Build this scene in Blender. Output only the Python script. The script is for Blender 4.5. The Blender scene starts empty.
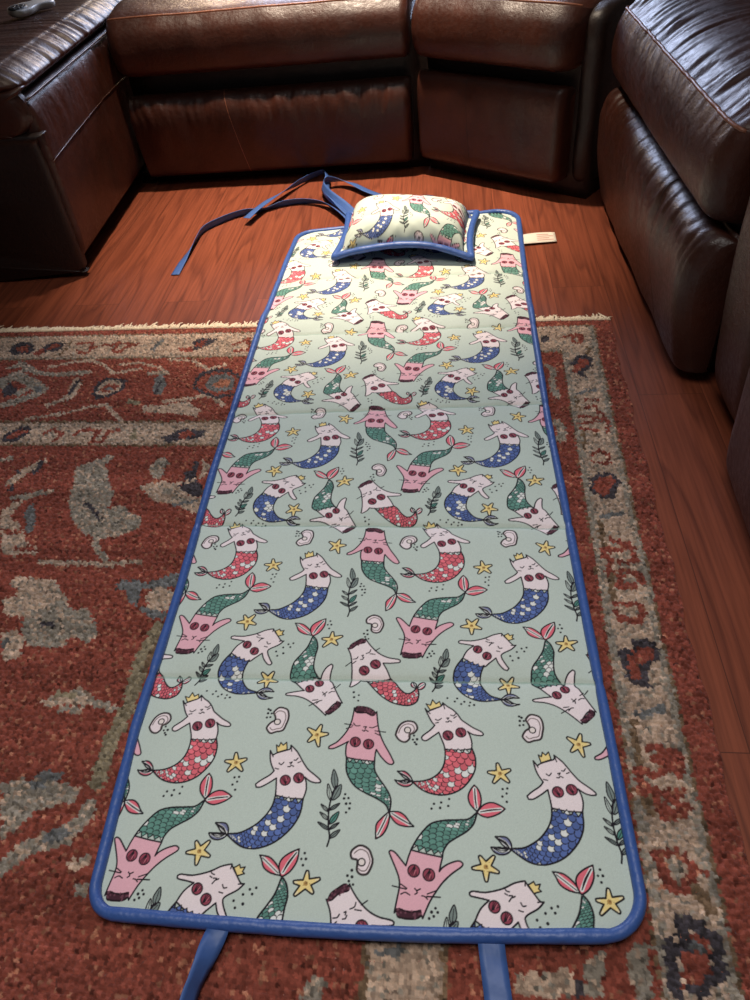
import bpy, bmesh, math, random
import numpy as np
from mathutils import Vector, Matrix, noise

random.seed(7); RNG = np.random.default_rng(11)
SC = bpy.context.scene; COL = SC.collection
K = 0.9                      # metres per layout unit
ZM = 0.02                    # height of the mat's top above the floor
# ------------------------------------------------------------------ camera
p, r, y, f = .7798, -.1143, -.1529, 712.6
fw = Vector((math.sin(y)*math.cos(p), math.cos(y)*math.cos(p), -math.sin(p)))
rt = Vector((math.cos(y), -math.sin(y), 0)); up = rt.cross(fw)
R_ = rt*math.cos(r) + up*math.sin(r); U_ = up*math.cos(r) - rt*math.sin(r)
cam = bpy.data.objects.new('camera', bpy.data.cameras.new('camera')); COL.objects.link(cam)
cam.matrix_world = Matrix(((R_.x, U_.x, -fw.x, 0), (R_.y, U_.y, -fw.y, 0), (R_.z, U_.z, -fw.z, K+ZM), (0, 0, 0, 1)))
cam.data.sensor_fit = 'VERTICAL'; cam.data.sensor_height = 24.0; cam.data.lens = f*24.0/1000.0
cam.data.clip_start = .01
SC.camera = cam
# ------------------------------------------------------------------ light
w = bpy.data.worlds.new('world'); SC.world = w; w.use_nodes = True
w.node_tree.nodes['Background'].inputs[0].default_value = (.75, .80, .85, 1)
w.node_tree.nodes['Background'].inputs[1].default_value = .06
def lamp(name, kind, loc, target, energy, color, **kw):
    d = bpy.data.lights.new(name, kind); d.energy = energy; d.color = color
    for k, v in kw.items(): setattr(d, k, v)
    o = bpy.data.objects.new(name, d); COL.objects.link(o); o.location = loc
    o.rotation_euler = (Vector(target)-Vector(loc)).to_track_quat('-Z', 'Y').to_euler(); return o
lamp('ceiling_spot', 'SPOT', (-.42, 2.35, 2.4), (-.33, 2.20, 0), 540, (1, .83, .65), spot_size=math.radians(49), spot_blend=1.0, shadow_soft_size=.05)
lamp('window_light', 'AREA', (-.35, 4.40, 1.60), (-.1, 2.0, .5), 60, (.62, .72, 1), shape='RECTANGLE', size=1.16, size_y=.9)
lamp('warm_fill_light', 'POINT', (-1.15, 4.1, 1.12), (0, 0, 0), 22, (1, .74, .50), shadow_soft_size=.16)  # unseen warm fill, added to brighten the back row's seat tops
lamp('room_light', 'AREA', (-.15, .35, 2.45), (-.15, .45, 0), 10, (1, .97, .93), shape='RECTANGLE', size=1.2, size_y=1.2, spread=math.radians(92))
SC.view_settings.view_transform = 'Standard'; SC.view_settings.look = 'None'
SC.view_settings.exposure = 0; SC.view_settings.gamma = 1; SC.view_settings.use_curve_mapping = False
# ------------------------------------------------------------------ materials
def srgb(*c):
    return tuple((x/255/12.92 if x/255 <= .04045 else ((x/255+.055)/1.055)**2.4) for x in c)
class NT:
    def __init__(s, name):
        s.m = bpy.data.materials.new(name); s.m.use_nodes = True; s.t = s.m.node_tree
        s.b = s.t.nodes['Principled BSDF']
    def n(s, kind, **kw):
        q = s.t.nodes.new(kind)
        for k, v in kw.items():
            if k.startswith('i_'): 
                key = k[2:].replace('_', ' ')
                q.inputs[int(key) if key.isdigit() else key].default_value = v
            else: setattr(q, k, v)
        return q
    def l(s, a, b): s.t.links.new(a, b)
    def ramp(s, fac, stops):
        q = s.n('ShaderNodeValToRGB'); e = q.color_ramp.elements
        while len(e) < len(stops): e.new(.5)
        for el, (pos, c) in zip(e, stops): el.position = pos; el.color = (*c, 1) if len(c) == 3 else c
        s.l(fac, q.inputs[0]); return q.outputs[0]
    def bump(s, h, strength, dist):
        q = s.n('ShaderNodeBump'); q.inputs['Strength'].default_value = strength; q.inputs['Distance'].default_value = dist
        s.l(h, q.inputs['Height']); return q
def plain(name, col, rough=.5, spec=.5, metal=0, bump=None):
    t = NT(name); t.b.inputs['Base Color'].default_value = (*col, 1); t.b.inputs['Roughness'].default_value = rough
    t.b.inputs['Specular IOR Level'].default_value = spec; t.b.inputs['Metallic'].default_value = metal
    tc = t.n('ShaderNodeTexCoord'); nz = t.n('ShaderNodeTexNoise', i_Scale=(bump or (300, .1, .001))[0]); t.l(tc.outputs['Object'], nz.inputs['Vector'])
    b = t.bump(nz.outputs['Fac'], (bump or (300, .1, .001))[1], (bump or (300, .1, .001))[2]); t.l(b.outputs[0], t.b.inputs['Normal'])
    return t.m
def leather(name, c1, c2, rough):
    t = NT(name); tc = t.n('ShaderNodeTexCoord')
    n1 = t.n('ShaderNodeTexNoise', i_Scale=7., i_Detail=6., i_Roughness=.65); t.l(tc.outputs['Object'], n1.inputs['Vector'])
    n2 = t.n('ShaderNodeTexNoise', i_Scale=90., i_Detail=3.); t.l(tc.outputs['Object'], n2.inputs['Vector'])
    v = t.n('ShaderNodeTexVoronoi', i_Scale=420.); t.l(tc.outputs['Object'], v.inputs['Vector'])
    t.l(t.ramp(n1.outputs['Fac'], [(.3, c1), (.7, c2)]), t.b.inputs['Base Color'])
    t.l(t.ramp(n2.outputs['Fac'], [(.3, (rough-.07,)*3), (.7, (rough+.10,)*3)]), t.b.inputs['Roughness'])
    b1 = t.bump(v.outputs['Distance'], .22, .0012); b2 = t.bump(n2.outputs['Fac'], .25, .004)
    t.l(b1.outputs[0], b2.inputs['Normal']); t.l(b2.outputs[0], t.b.inputs['Normal']); return t.m
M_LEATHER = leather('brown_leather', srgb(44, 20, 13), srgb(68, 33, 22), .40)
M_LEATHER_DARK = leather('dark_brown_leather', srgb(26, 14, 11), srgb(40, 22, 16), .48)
M_WELT = leather('tan_piping_leather', srgb(104, 62, 44), srgb(136, 86, 64), .40)
M_KICK = plain('black_base_cloth', srgb(16, 11, 10), .9, .1)
def attr_mat(name, rough, spec, bump=None, sheen=0, weave=False):
    t = NT(name); a = t.n('ShaderNodeAttribute', attribute_name='print'); t.l(a.outputs['Color'], t.b.inputs['Base Color'])
    t.b.inputs['Roughness'].default_value = rough; t.b.inputs['Specular IOR Level'].default_value = spec
    if sheen: t.b.inputs['Sheen Weight'].default_value = sheen; t.b.inputs['Sheen Roughness'].default_value = .5
    if bump:
        tc = t.n('ShaderNodeTexCoord')
        q = t.n('ShaderNodeTexNoise', i_Scale=bump[0], i_Detail=2.); t.l(tc.outputs['Object'], q.inputs['Vector'])
        b = t.bump(q.outputs['Fac'], bump[1], bump[2]); t.l(b.outputs[0], t.b.inputs['Normal'])
    return t.m
M_PRINT = attr_mat('printed_cotton', .85, .2, (900., .25, .0006))
M_RUG = attr_mat('wool_pile', .95, .05, (700., .5, .002), sheen=.1)
M_FRINGE = plain('cotton_fringe', srgb(232, 212, 184), .95, .1)
M_SATIN = plain('blue_satin_binding', srgb(58, 90, 156), .42, .5, 0, (70, .4, .0045))
M_TAPE = plain('blue_satin_ribbon', srgb(62, 92, 150), .48, .45, 0, (45, .4, .004))
M_TAG = plain('white_care_label', srgb(225, 214, 198), .8, .2)
M_TAGINK = plain('pink_label_ink', srgb(205, 150, 140), .8, .2)
M_SILVER = plain('brushed_silver_plastic', srgb(196, 188, 176), .38, .5, 0)
M_BLACK = plain('black_rubber', srgb(22, 20, 20), .5, .4)
M_GREY = plain('grey_button', srgb(96, 90, 84), .5, .4)
def wood():
    t = NT('cherry_wood_laminate'); tc = t.n('ShaderNodeTexCoord')
    mp = t.n('ShaderNodeMapping'); mp.inputs['Rotation'].default_value = (0, 0, math.radians(90)); t.l(tc.outputs['Object'], mp.inputs[0])
    br = t.n('ShaderNodeTexBrick', offset=.37, i_Scale=1., i_Mortar_Size=.0009, i_Mortar_Smooth=.3, i_Brick_Width=1.22, i_Row_Height=.127, i_Bias=0.)
    br.inputs['Color1'].default_value = (0, 0, 0, 1); br.inputs['Color2'].default_value = (1, 1, 1, 1); br.inputs['Mortar'].default_value = (.5, .5, .5, 1)
    t.l(mp.outputs[0], br.inputs['Vector'])
    sc = t.n('ShaderNodeMapping'); sc.inputs['Scale'].default_value = (8., .55, 1); t.l(tc.outputs['Object'], sc.inputs[0])
    off = t.n('ShaderNodeVectorMath', operation='MULTIPLY_ADD'); off.inputs[1].default_value = (13, 7, 5)
    t.l(br.outputs['Color'], off.inputs[0]); t.l(sc.outputs[0], off.inputs[2])
    n1 = t.n('ShaderNodeTexNoise', i_Scale=1.25, i_Detail=2., i_Roughness=.5); t.l(off.outputs[0], n1.inputs['Vector'])
    m = t.n('ShaderNodeMath', operation='MULTIPLY'); m.inputs[1].default_value = 10.; t.l(n1.outputs['Fac'], m.inputs[0])
    fr = t.n('ShaderNodeMath', operation='FRACT'); t.l(m.outputs[0], fr.inputs[0])
    s2 = t.n('ShaderNodeMapping'); s2.inputs['Scale'].default_value = (160., 5., 1); t.l(tc.outputs['Object'], s2.inputs[0])
    n2 = t.n('ShaderNodeTexNoise', i_Scale=1., i_Detail=4., i_Roughness=.6); t.l(s2.outputs[0], n2.inputs['Vector'])
    grain = t.ramp(fr.outputs[0], [(0, srgb(108, 55, 38)), (.18, srgb(134, 71, 49)), (.8, srgb(126, 66, 46)), (1, srgb(110, 56, 39))])
    fine = t.ramp(n2.outputs['Fac'], [(.32, (.70, .67, .64)), (.60, (1.06, 1.05, 1.04))])
    mx = t.n('ShaderNodeMix', data_type='RGBA', blend_type='MULTIPLY'); mx.inputs['Factor'].default_value = 1
    t.l(grain, mx.inputs['A']); t.l(fine, mx.inputs['B'])
    pl = t.ramp(br.outputs['Color'], [(0, (.86, .84, .82)), (1, (1.08, 1.06, 1.04))])
    m2 = t.n('ShaderNodeMix', data_type='RGBA', blend_type='MULTIPLY'); m2.inputs['Factor'].default_value = 1
    t.l(mx.outputs['Result'], m2.inputs['A']); t.l(pl, m2.inputs['B'])
    m3 = t.n('ShaderNodeMix', data_type='RGBA'); t.l(br.outputs['Fac'], m3.inputs['Factor']); t.l(m2.outputs['Result'], m3.inputs['A'])
    m3.inputs['B'].default_value = (*srgb(84, 42, 28), 1); t.l(m3.outputs['Result'], t.b.inputs['Base Color'])
    t.b.inputs['Roughness'].default_value = .42; t.b.inputs['Specular IOR Level'].default_value = .35
    b = t.bump(n2.outputs['Fac'], .12, .001); t.l(b.outputs[0], t.b.inputs['Normal']); return t.m
M_WOOD = wood()
# ------------------------------------------------------------------ object helpers
def link(name, me, mat=None, parent=None):
    o = bpy.data.objects.new(name, me); COL.objects.link(o)
    for m in (mat if isinstance(mat, (list, tuple)) else [mat] if mat else []): me.materials.append(m)
    if parent: o.parent = parent
    return o
def tag(o, label=None, cat=None, group=None, kind=None):
    for k, v in (('label', label), ('category', cat), ('group', group), ('kind', kind)):
        if v: o[k] = v
    return o
def empty(name, loc, label, cat, group=None, rz=0):
    o = bpy.data.objects.new(name, None); COL.objects.link(o); o.location = loc; o.rotation_euler = (0, 0, rz)
    o.empty_display_size = .05; return tag(o, label, cat, group)
def mesh(name, verts, faces, smooth=True):
    me = bpy.data.meshes.new(name); me.from_pydata([tuple(v) for v in verts], [], faces); me.update()
    if smooth: me.polygons.foreach_set('use_smooth', [True]*len(me.polygons))
    return me
def grid_mesh(name, P, colors=None, skirt=None):
    """P: (rows, cols, 3) array -> quad grid, optional vertex colours and a skirt down to height skirt."""
    nr, nc = P.shape[:2]; V = P.reshape(-1, 3); idx = np.arange(nr*nc).reshape(nr, nc)
    F = np.stack([idx[:-1, :-1], idx[:-1, 1:], idx[1:, 1:], idx[1:, :-1]], -1).reshape(-1, 4)
    if colors is not None: colors = colors.reshape(-1, 3)
    if skirt is not None:
        loop = np.concatenate([idx[0, :-1], idx[:-1, -1], idx[-1, :0:-1], idx[:0:-1, 0]])
        low = V[loop].copy(); low[:, 2] = skirt if np.isscalar(skirt) else skirt.reshape(-1)[loop]; n0 = len(V)
        V = np.vstack([V, low]); k = len(loop); a = np.arange(k); b = (a+1) % k
        F = np.vstack([F, np.stack([loop[b], loop[a], n0+a, n0+b], -1)])
        if colors is not None: colors = np.vstack([colors, colors[loop]])
    me = bpy.data.meshes.new(name); me.vertices.add(len(V)); me.vertices.foreach_set('co', V.astype(np.float32).ravel())
    me.loops.add(F.size); me.loops.foreach_set('vertex_index', F.astype(np.int32).ravel())
    me.polygons.add(len(F)); me.polygons.foreach_set('loop_start', np.arange(0, F.size, 4, dtype=np.int32))
    me.polygons.foreach_set('use_smooth', np.ones(len(F), dtype=bool)); me.update(calc_edges=True)
    if colors is not None:
        a = me.color_attributes.new('print', 'FLOAT_COLOR', 'POINT')
        a.data.foreach_set('color', np.hstack([colors, np.ones((len(colors), 1))]).astype(np.float32).ravel())
    return me
def frames(pts, closed):
    n = len(pts); T = []
    for i in range(n):
        a = pts[(i-1) % n] if (closed or i) else pts[0]; b = pts[(i+1) % n] if (closed or i < n-1) else pts[-1]
        T.append((Vector(b)-Vector(a)).normalized())
    return T
def sweep(pts, prof, closed=False, scale=None, roll=None, updir=(0, 0, 1)):
    """Sweep profile [(side, up)] along points; returns verts, faces."""
    pts = [Vector(q) for q in pts]; T = frames(pts, closed); V = []; F = []; m = len(prof); n = len(pts)
    for i, (q, t) in enumerate(zip(pts, T)):
        s = t.cross(Vector(updir)); s = s.normalized() if s.length > 1e-4 else Vector((1, 0, 0)); u = s.cross(t).normalized()
        if roll is not None:
            c, z = math.cos(roll[i]), math.sin(roll[i]); s, u = s*c+u*z, u*c-s*z
        k = scale[i] if scale is not None else 1
        for a, b in prof: V.append(q+s*a*k+u*b*k)
    for i in range(n if closed else n-1):
        j = (i+1) % n
        for q in range(m): F.append((i*m+q, i*m+(q+1) % m, j*m+(q+1) % m, j*m+q))
    if not closed: F += [tuple(range(m))[::-1], tuple((n-1)*m+q for q in range(m))]
    return V, F
def ring(rx, rz, n=10): return [(rx*math.cos(2*math.pi*i/n), rz*math.sin(2*math.pi*i/n)) for i in range(n)]
def spline(P, n, closed=False):
    """Catmull-Rom through the points, n steps per span (numpy rows of any width)."""
    P = np.asarray(P, float); N = len(P); out = []
    for i in range(N if closed else N-1):
        a, b, c, d = (P[(i-1) % N], P[i], P[(i+1) % N], P[(i+2) % N]) if closed else (P[max(i-1, 0)], P[i], P[i+1], P[min(i+2, N-1)])
        t = np.linspace(0, 1, n, endpoint=False)[:, None]
        out.append(.5*((2*b)+(c-a)*t+(2*a-5*b+4*c-d)*t*t+(3*b-a-3*c+d)*t**3))
    if not closed: out.append(P[-1:])
    return np.vstack(out)
# ------------------------------------------------------------------ floor
me = grid_mesh('floor', np.stack(np.meshgrid(np.linspace(-3.2, 2.6, 30), np.linspace(-1.2, 4.6, 30)) + [np.zeros((30, 30))], -1), None, -.04)
tag(link('floor', me, M_WOOD), kind='structure')
# walls of the room behind the sofa, with the window the cool light comes from (outside the photograph's frame)
M_WALL = plain('painted_wall', srgb(150, 138, 122), .9, .2)
def wall(name, boxes):
    bm = bmesh.new()
    for lo, hi in boxes:
        q = bmesh.ops.create_cube(bm, size=1)['verts']
        bmesh.ops.scale(bm, vec=Vector(hi)-Vector(lo), verts=q); bmesh.ops.translate(bm, vec=(Vector(hi)+Vector(lo))/2, verts=q)
    me = bpy.data.meshes.new(name); bm.to_mesh(me); bm.free(); return tag(link(name, me, M_WALL), kind='structure')
wall('wall_back', [((-3.2, 4.45, 0), (-.95, 4.6, 2.6)), ((.25, 4.45, 0), (2.6, 4.6, 2.6)), ((-.95, 4.45, 0), (.25, 4.6, 1.1)), ((-.95, 4.45, 2.1), (.25, 4.6, 2.6))])
wall('wall_left', [((-3.2, -1.2, 0), (-3.08, 4.45, 2.6))]); wall('wall_right', [((2.48, -1.2, 0), (2.6, 4.45, 2.6))])
wall('window_1', [((-.95, 4.47, 1.1), (-.90, 4.57, 2.1)), ((.20, 4.47, 1.1), (.25, 4.57, 2.1)), ((-.90, 4.47, 1.1), (.20, 4.57, 1.15)), ((-.90, 4.47, 2.05), (.20, 4.57, 2.1)), ((-.37, 4.49, 1.15), (-.33, 4.55, 2.05))])
# ------------------------------------------------------------------ rug
RO = np.array([.40807, 1.67590])*K; RX = np.array([.99974087, -.02276379]); RY = np.array([.02276379, .99974087])
def in_poly(X, Y, P):
    ins = np.zeros(X.shape, bool); n = len(P)
    for i in range(n):
        (x0, y0), (x1, y1) = P[i], P[(i+1) % n]
        if y0 == y1: continue
        c = (Y < y0) != (Y < y1); ins ^= c & (X < (x1-x0)*(Y-y0)/(y1-y0)+x0)
    return ins
def seg_dist(X, Y, pts):
    d = np.full(X.shape, 1e9)
    for (x0, y0), (x1, y1) in zip(pts[:-1], pts[1:]):
        dx, dy = x1-x0, y1-y0; L = dx*dx+dy*dy or 1e-9
        t = np.clip(((X-x0)*dx+(Y-y0)*dy)/L, 0, 1); d = np.minimum(d, np.hypot(X-x0-t*dx, Y-y0-t*dy))
    return d
RUG_DESIGN = [('D',0,[(1466,95),(1468,70),(1456,53),(1421,59),(1397,89),(1403,113),(1427,104),(1436,116)]),('R',0,[(1452,79),(1424,67),(1411,97),(1441,96)]),('R',0,[(1399,105),(1376,85),(1362,106),(1376,118)]),
('D',0,[(1382,77),(1364,56),(1327,62),(1328,83),(1340,99),(1368,98)]),('R',0,[(1369,90),(1360,65),(1335,66),(1341,86)]),('R',8,[(1297,67),(1253,60),(1251,89),(1235,81)]),('R',8,[(1283,96),(1258,109),(1246,101)]),
('R',8,[(1223,73),(1202,78),(1184,62),(1188,103),(1168,104),(1158,79),(1134,72)]),('K',5,[(1313,58),(1317,108),(1331,119)]),('G',14,[(1427,165),(1397,157),(1343,190),(1292,198),(1212,189)]),('G',16,[(1410,149),
(1375,174),(1407,196)]),('G',28,[(1420,218),(1384,204),(1332,235),(1303,257)]),('G',24,[(1369,313),(1343,299),(1306,271)]),('G',18,[(1421,226),(1384,263),(1352,271),(1338,242)]),('D',0,[(1401,256),(1395,230),(1362,260),
(1366,281),(1384,281)]),('S',0,[(1325,250),(1314,239),(1300,264),(1310,271)]),('B',0,[(1230,294),(1242,244),(1238,203),(1214,230),(1211,280),(1221,301)]),('D',7,[(1229,280),(1228,222)]),('B',14,[(1260,314),(1236,297),
(1233,283)]),('D',0,[(1174,273),(1181,230),(1153,209),(1106,224),(1102,260),(1135,291),(1155,298)]),('B',0,[(1164,274),(1169,238),(1149,220),(1115,231),(1113,257),(1139,281)]),('R',0,[(1158,267),(1160,245),(1139,235),
(1118,242),(1122,257),(1143,270)]),('S',0,[(1149,256),(1135,246),(1127,253),(1139,263)]),('B',8,[(1232,138),(1184,163),(1154,194),(1090,180)]),('B',8,[(1290,364),(1206,345),(1159,322),(1126,315),(1065,375)]),
('B',8,[(1325,167),(1267,145),(1230,142)]),('N',14,[(1074,302),(1050,309)]),('D',0,[(1316,436),(1311,412),(1291,390),(1266,393),(1262,415),(1277,437),(1296,443)]),('R',0,[(1309,433),(1301,415),(1284,396),(1268,406),
(1284,430)]),('R',8,[(1227,415),(1213,399),(1186,412),(1192,437)]),('R',8,[(1156,418),(1140,400),(1104,406),(1111,443),(1086,443),(1083,406),(1062,406)]),('N',0,[(1027,413),(1021,407),(1010,431),(1020,437)]),
('S',10,[(1087,99),(1085,80),(1076,57)]),('R',0,[(1023,96),(993,88),(979,111),(1008,110)]),('D',0,[(996,69),(982,50),(937,56),(943,75),(961,89),(979,102)]),('R',0,[(989,74),(963,60),(962,84),(981,93)]),('R',9,[(888,82),
(856,59),(840,106),(876,109)]),('R',7,[(1180,67),(1134,74),(1153,83)]),('S',0,[(1030,272),(1044,214),(1029,198),(1010,231),(1008,280)]),('G',12,[(1060,197),(1020,193)]),('D',6,[(1024,276),(1026,231)]),('B',8,[(1031,141),
(971,147),(925,183),(888,167)]),('B',10,[(995,303),(948,296),(893,281),(854,320)]),('B',0,[(1039,318),(1000,319),(946,304),(898,335),(902,357),(982,345),(1027,341)]),('B',7,[(1147,160),(1096,153),(1034,180)]),
('D',0,[(943,253),(941,199),(911,179),(874,184),(835,218),(832,282),(875,297),(914,277)]),('R',0,[(937,249),(933,208),(907,192),(870,197),(838,226),(839,274),(878,286),(911,269)]),('S',0,[(916,245),(908,209),(874,201),
(846,226),(848,266),(892,270)]),('O',0,[(898,246),(884,221),(858,226),(857,250),(885,258)]),('N',0,[(1033,406),(1024,399),(1014,434),(1026,434)]),('D',0,[(960,428),(934,407),(919,396),(870,404),(870,421),(884,435),
(912,434),(941,445)]),('R',0,[(930,414),(907,403),(888,421),(918,431)]),('G',0,[(1111,522),(1080,499),(1051,482),(1042,493),(1052,510),(1023,564),(1004,595),(1000,636),(978,625),(960,635),(949,654),(928,654),(918,682),
(951,701),(983,711),(1018,702),(1051,675),(1085,622),(1097,565)]),('D',6,[(1047,621),(1011,655),(975,692)]),('G',10,[(997,702),(978,742),(954,758)]),('B',9,[(1076,766),(1026,769),(946,769),(891,761)]),
('B',16,[(1231,566),(1214,533),(1191,505)]),('D',7,[(1221,590),(1222,577)]),('D',8,[(1237,528),(1225,536)]),('D',9,[(1192,539),(1192,502)]),('G',14,[(1284,500),(1266,494)]),('B',0,[(1212,644),(1199,624),(1179,608),
(1179,633),(1190,658),(1158,677),(1114,732),(1099,731),(1091,749),(1135,754),(1159,750)]),('R',8,[(1178,696),(1147,700)]),('R',8,[(1137,737),(1103,738)]),('S',0,[(1163,643),(1159,623),(1135,657),(1120,695),(1132,700),
(1149,672)]),('G',12,[(1206,608),(1174,603),(1136,592)]),('B',0,[(1112,817),(1099,800),(1061,807),(1036,803),(1012,826),(997,852),(1090,855),(1084,832)]),('K',0,[(1077,840),(1065,836),(1058,851),(1071,852)]),
('S',0,[(919,823),(910,803),(877,802),(861,847),(881,848),(892,826)]),('G',0,[(954,526),(951,499),(931,487),(918,504),(924,521),(920,548),(937,553)]),('B',0,[(960,574),(930,564),(913,558),(874,573),(848,599),(816,608),
(815,652),(837,638),(870,624),(913,614),(944,590)]),('G',8,[(915,574),(876,604),(835,618)]),('D',0,[(881,537),(865,526),(867,493),(856,504),(852,547),(832,578),(819,583),(832,603),(853,594),(881,574),(867,558)]),
('B',0,[(855,493),(830,515),(833,547),(843,552),(844,526)]),('B',6,[(881,563),(859,560),(854,552)]),('G',0,[(1006,655),(967,640),(926,654),(925,677),(955,692),(988,702)]),('S',7,[(873,624),(836,613)]),('S',0,[(914,823),
(905,803),(864,806),(835,793),(814,784),(811,816),(872,822),(866,847),(882,848),(893,826)]),('B',0,[(860,837),(849,821),(831,816),(810,831),(809,846),(856,847)]),('B',0,[(1109,850),(1086,844),(1073,833),(1000,831),
(990,856),(1017,862),(1048,887),(1084,884)]),('G',0,[(1052,897),(1034,872),(996,841),(975,870),(948,864),(910,910),(917,933),(956,916),(955,939),(982,940),(1018,941),(1039,915)]),('D',0,[(1023,896),(995,892),(986,904),
(1014,902)]),('B',0,[(1076,916),(1053,911),(1031,928),(1022,959),(1042,969),(1054,961)]),('S',0,[(1068,932),(1059,930),(1051,945),(1060,948)]),('S',0,[(895,828),(878,827),(864,856),(807,869),(810,883),(836,879),
(868,857)]),('B',0,[(857,841),(837,826),(804,825),(808,864),(842,860)]),('N',22,[(814,897),(823,951),(819,996),(817,1043),(824,1095),(820,1149)]),('K',8,[(804,901),(811,976)]),('B',0,[(955,1035),(934,1022),(902,1008),
(879,1019),(880,1035),(913,1037),(941,1042)]),('N',8,[(934,1022),(907,1025)]),('G',10,[(913,1044),(888,1043)]),('G',10,[(874,1031),(837,1041)]),('S',0,[(918,1155),(906,1135),(876,1140),(874,1153),(900,1165)]),
('G',0,[(955,1158),(928,1149),(854,1151),(856,1162),(950,1168)]),('G',0,[(957,1155),(931,1161),(876,1161),(841,1155),(837,1173),(867,1182),(892,1194),(904,1215),(921,1226)]),('S',0,[(917,1156),(896,1151),(884,1161),
(909,1165)]),('G',20,[(904,1260),(880,1236),(837,1217),(820,1196),(819,1182)]),('S',14,[(857,1222),(841,1217)]),('B',0,[(824,1248),(795,1240),(790,1252),(813,1257)]),('G',0,[(798,1277),(788,1268),(780,1288),(791,1289)]),
('R',7,[(114,79),(97,66),(90,70)]),('R',0,[(97,69),(78,57),(64,70),(72,97),(87,109),(96,96)]),('B',0,[(90,80),(77,80),(82,96)]),('D',0,[(166,74),(147,68),(141,78),(156,97),(163,94)]),('K',8,[(67,116),(58,129),(66,142)]),
('D',0,[(108,178),(88,150),(67,148),(57,167),(62,194),(84,214),(75,235),(93,228),(108,214),(99,196)]),('R',0,[(95,184),(79,160),(66,166),(68,188),(90,202),(98,220),(104,208)]),('S',7,[(99,290),(82,280),(67,277)]),
('K',7,[(107,304),(104,341)]),('R',6,[(91,310),(66,310)]),('R',7,[(91,336),(69,331),(69,357)]),('R',7,[(106,362),(55,372),(64,347)]),('R',7,[(109,387),(81,382),(53,377),(57,412)]),('R',7,[(107,402),(78,407)]),
('K',0,[(91,417),(73,422),(87,431)]),('K',6,[(102,407),(108,464)]),('R',7,[(98,482),(82,468),(64,482),(69,504),(95,500)]),('G',12,[(159,188),(144,207),(151,259),(145,303)]),('G',16,[(152,382),(144,407),(150,436)]),
('D',0,[(107,546),(88,530),(67,527),(53,550),(61,573),(73,599),(91,597),(107,582),(108,569)]),('R',0,[(101,555),(83,537),(65,541),(63,559),(79,573),(78,588),(93,591),(100,577)]),('S',8,[(99,641),(78,635),(62,633)]),
('K',7,[(102,650),(102,709)]),('R',9,[(89,691),(58,708),(57,738),(82,742)]),('R',9,[(104,716),(66,712)]),('R',9,[(104,724),(95,742),(105,764),(76,760),(56,766),(53,784)]),('R',9,[(89,792),(83,767)]),('R',9,[(89,793),
(65,789)]),('K',8,[(99,771),(103,816)]),('R',8,[(99,824),(81,825),(66,828),(58,841),(71,858)]),('R',8,[(105,837),(95,855)]),('R',8,[(94,848),(80,859),(64,851)]),('D',0,[(109,917),(99,905),(88,908),(85,890),(67,889),
(50,896),(53,928),(65,929),(74,950),(71,969),(88,964),(104,955),(106,938)]),('R',0,[(97,920),(78,903),(57,904),(61,925),(83,933),(81,957),(95,955),(97,941)]),('S',9,[(92,1009),(75,1005),(60,999)]),('K',9,[(104,1023),
(106,1054),(104,1083)]),('R',11,[(91,1059),(63,1060),(70,1072),(86,1073)]),('R',11,[(109,1090),(82,1093),(53,1065),(58,1091)]),('R',11,[(106,1110),(92,1120),(58,1116)]),('R',11,[(107,1102),(101,1113)]),
('R',12,[(109,1117),(84,1118),(57,1132),(63,1140),(84,1146),(89,1132)]),('K',9,[(103,1125),(104,1145)]),('R',9,[(104,1192),(78,1187),(68,1198),(56,1207)]),('R',12,[(101,1198),(98,1221),(88,1229),(69,1223),(69,1212)]),
('G',0,[(89,1197),(75,1199),(79,1220),(89,1220)]),('K',12,[(65,1227),(55,1246)]),('R',0,[(98,1292),(79,1273),(64,1273),(69,1315),(85,1323),(103,1329),(95,1309)]),('D',12,[(90,1261),(70,1264),(54,1279),(58,1306),
(66,1313)]),('D',12,[(88,1265),(90,1285),(101,1284)]),('D',12,[(105,1283),(107,1302),(107,1329)]),('D',10,[(90,1326),(75,1323)]),('S',9,[(79,1285),(75,1286)]),('G',0,[(150,1290),(129,1284),(134,1338),(149,1340),
(154,1316)]),('S',0,[(430,1317),(396,1305),(399,1318),(426,1320)]),('G',0,[(500,1359),(497,1344),(477,1347),(482,1367),(504,1368)]),('B',0,[(274,1325),(212,1317),(207,1341),(275,1347)]),('G',0,[(199,1300),(176,1295),
(182,1339),(200,1341)]),('D',0,[(211,1329),(202,1325),(201,1338),(210,1340)]),('R',10,[(274,1312),(211,1310),(188,1296)])]
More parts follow.
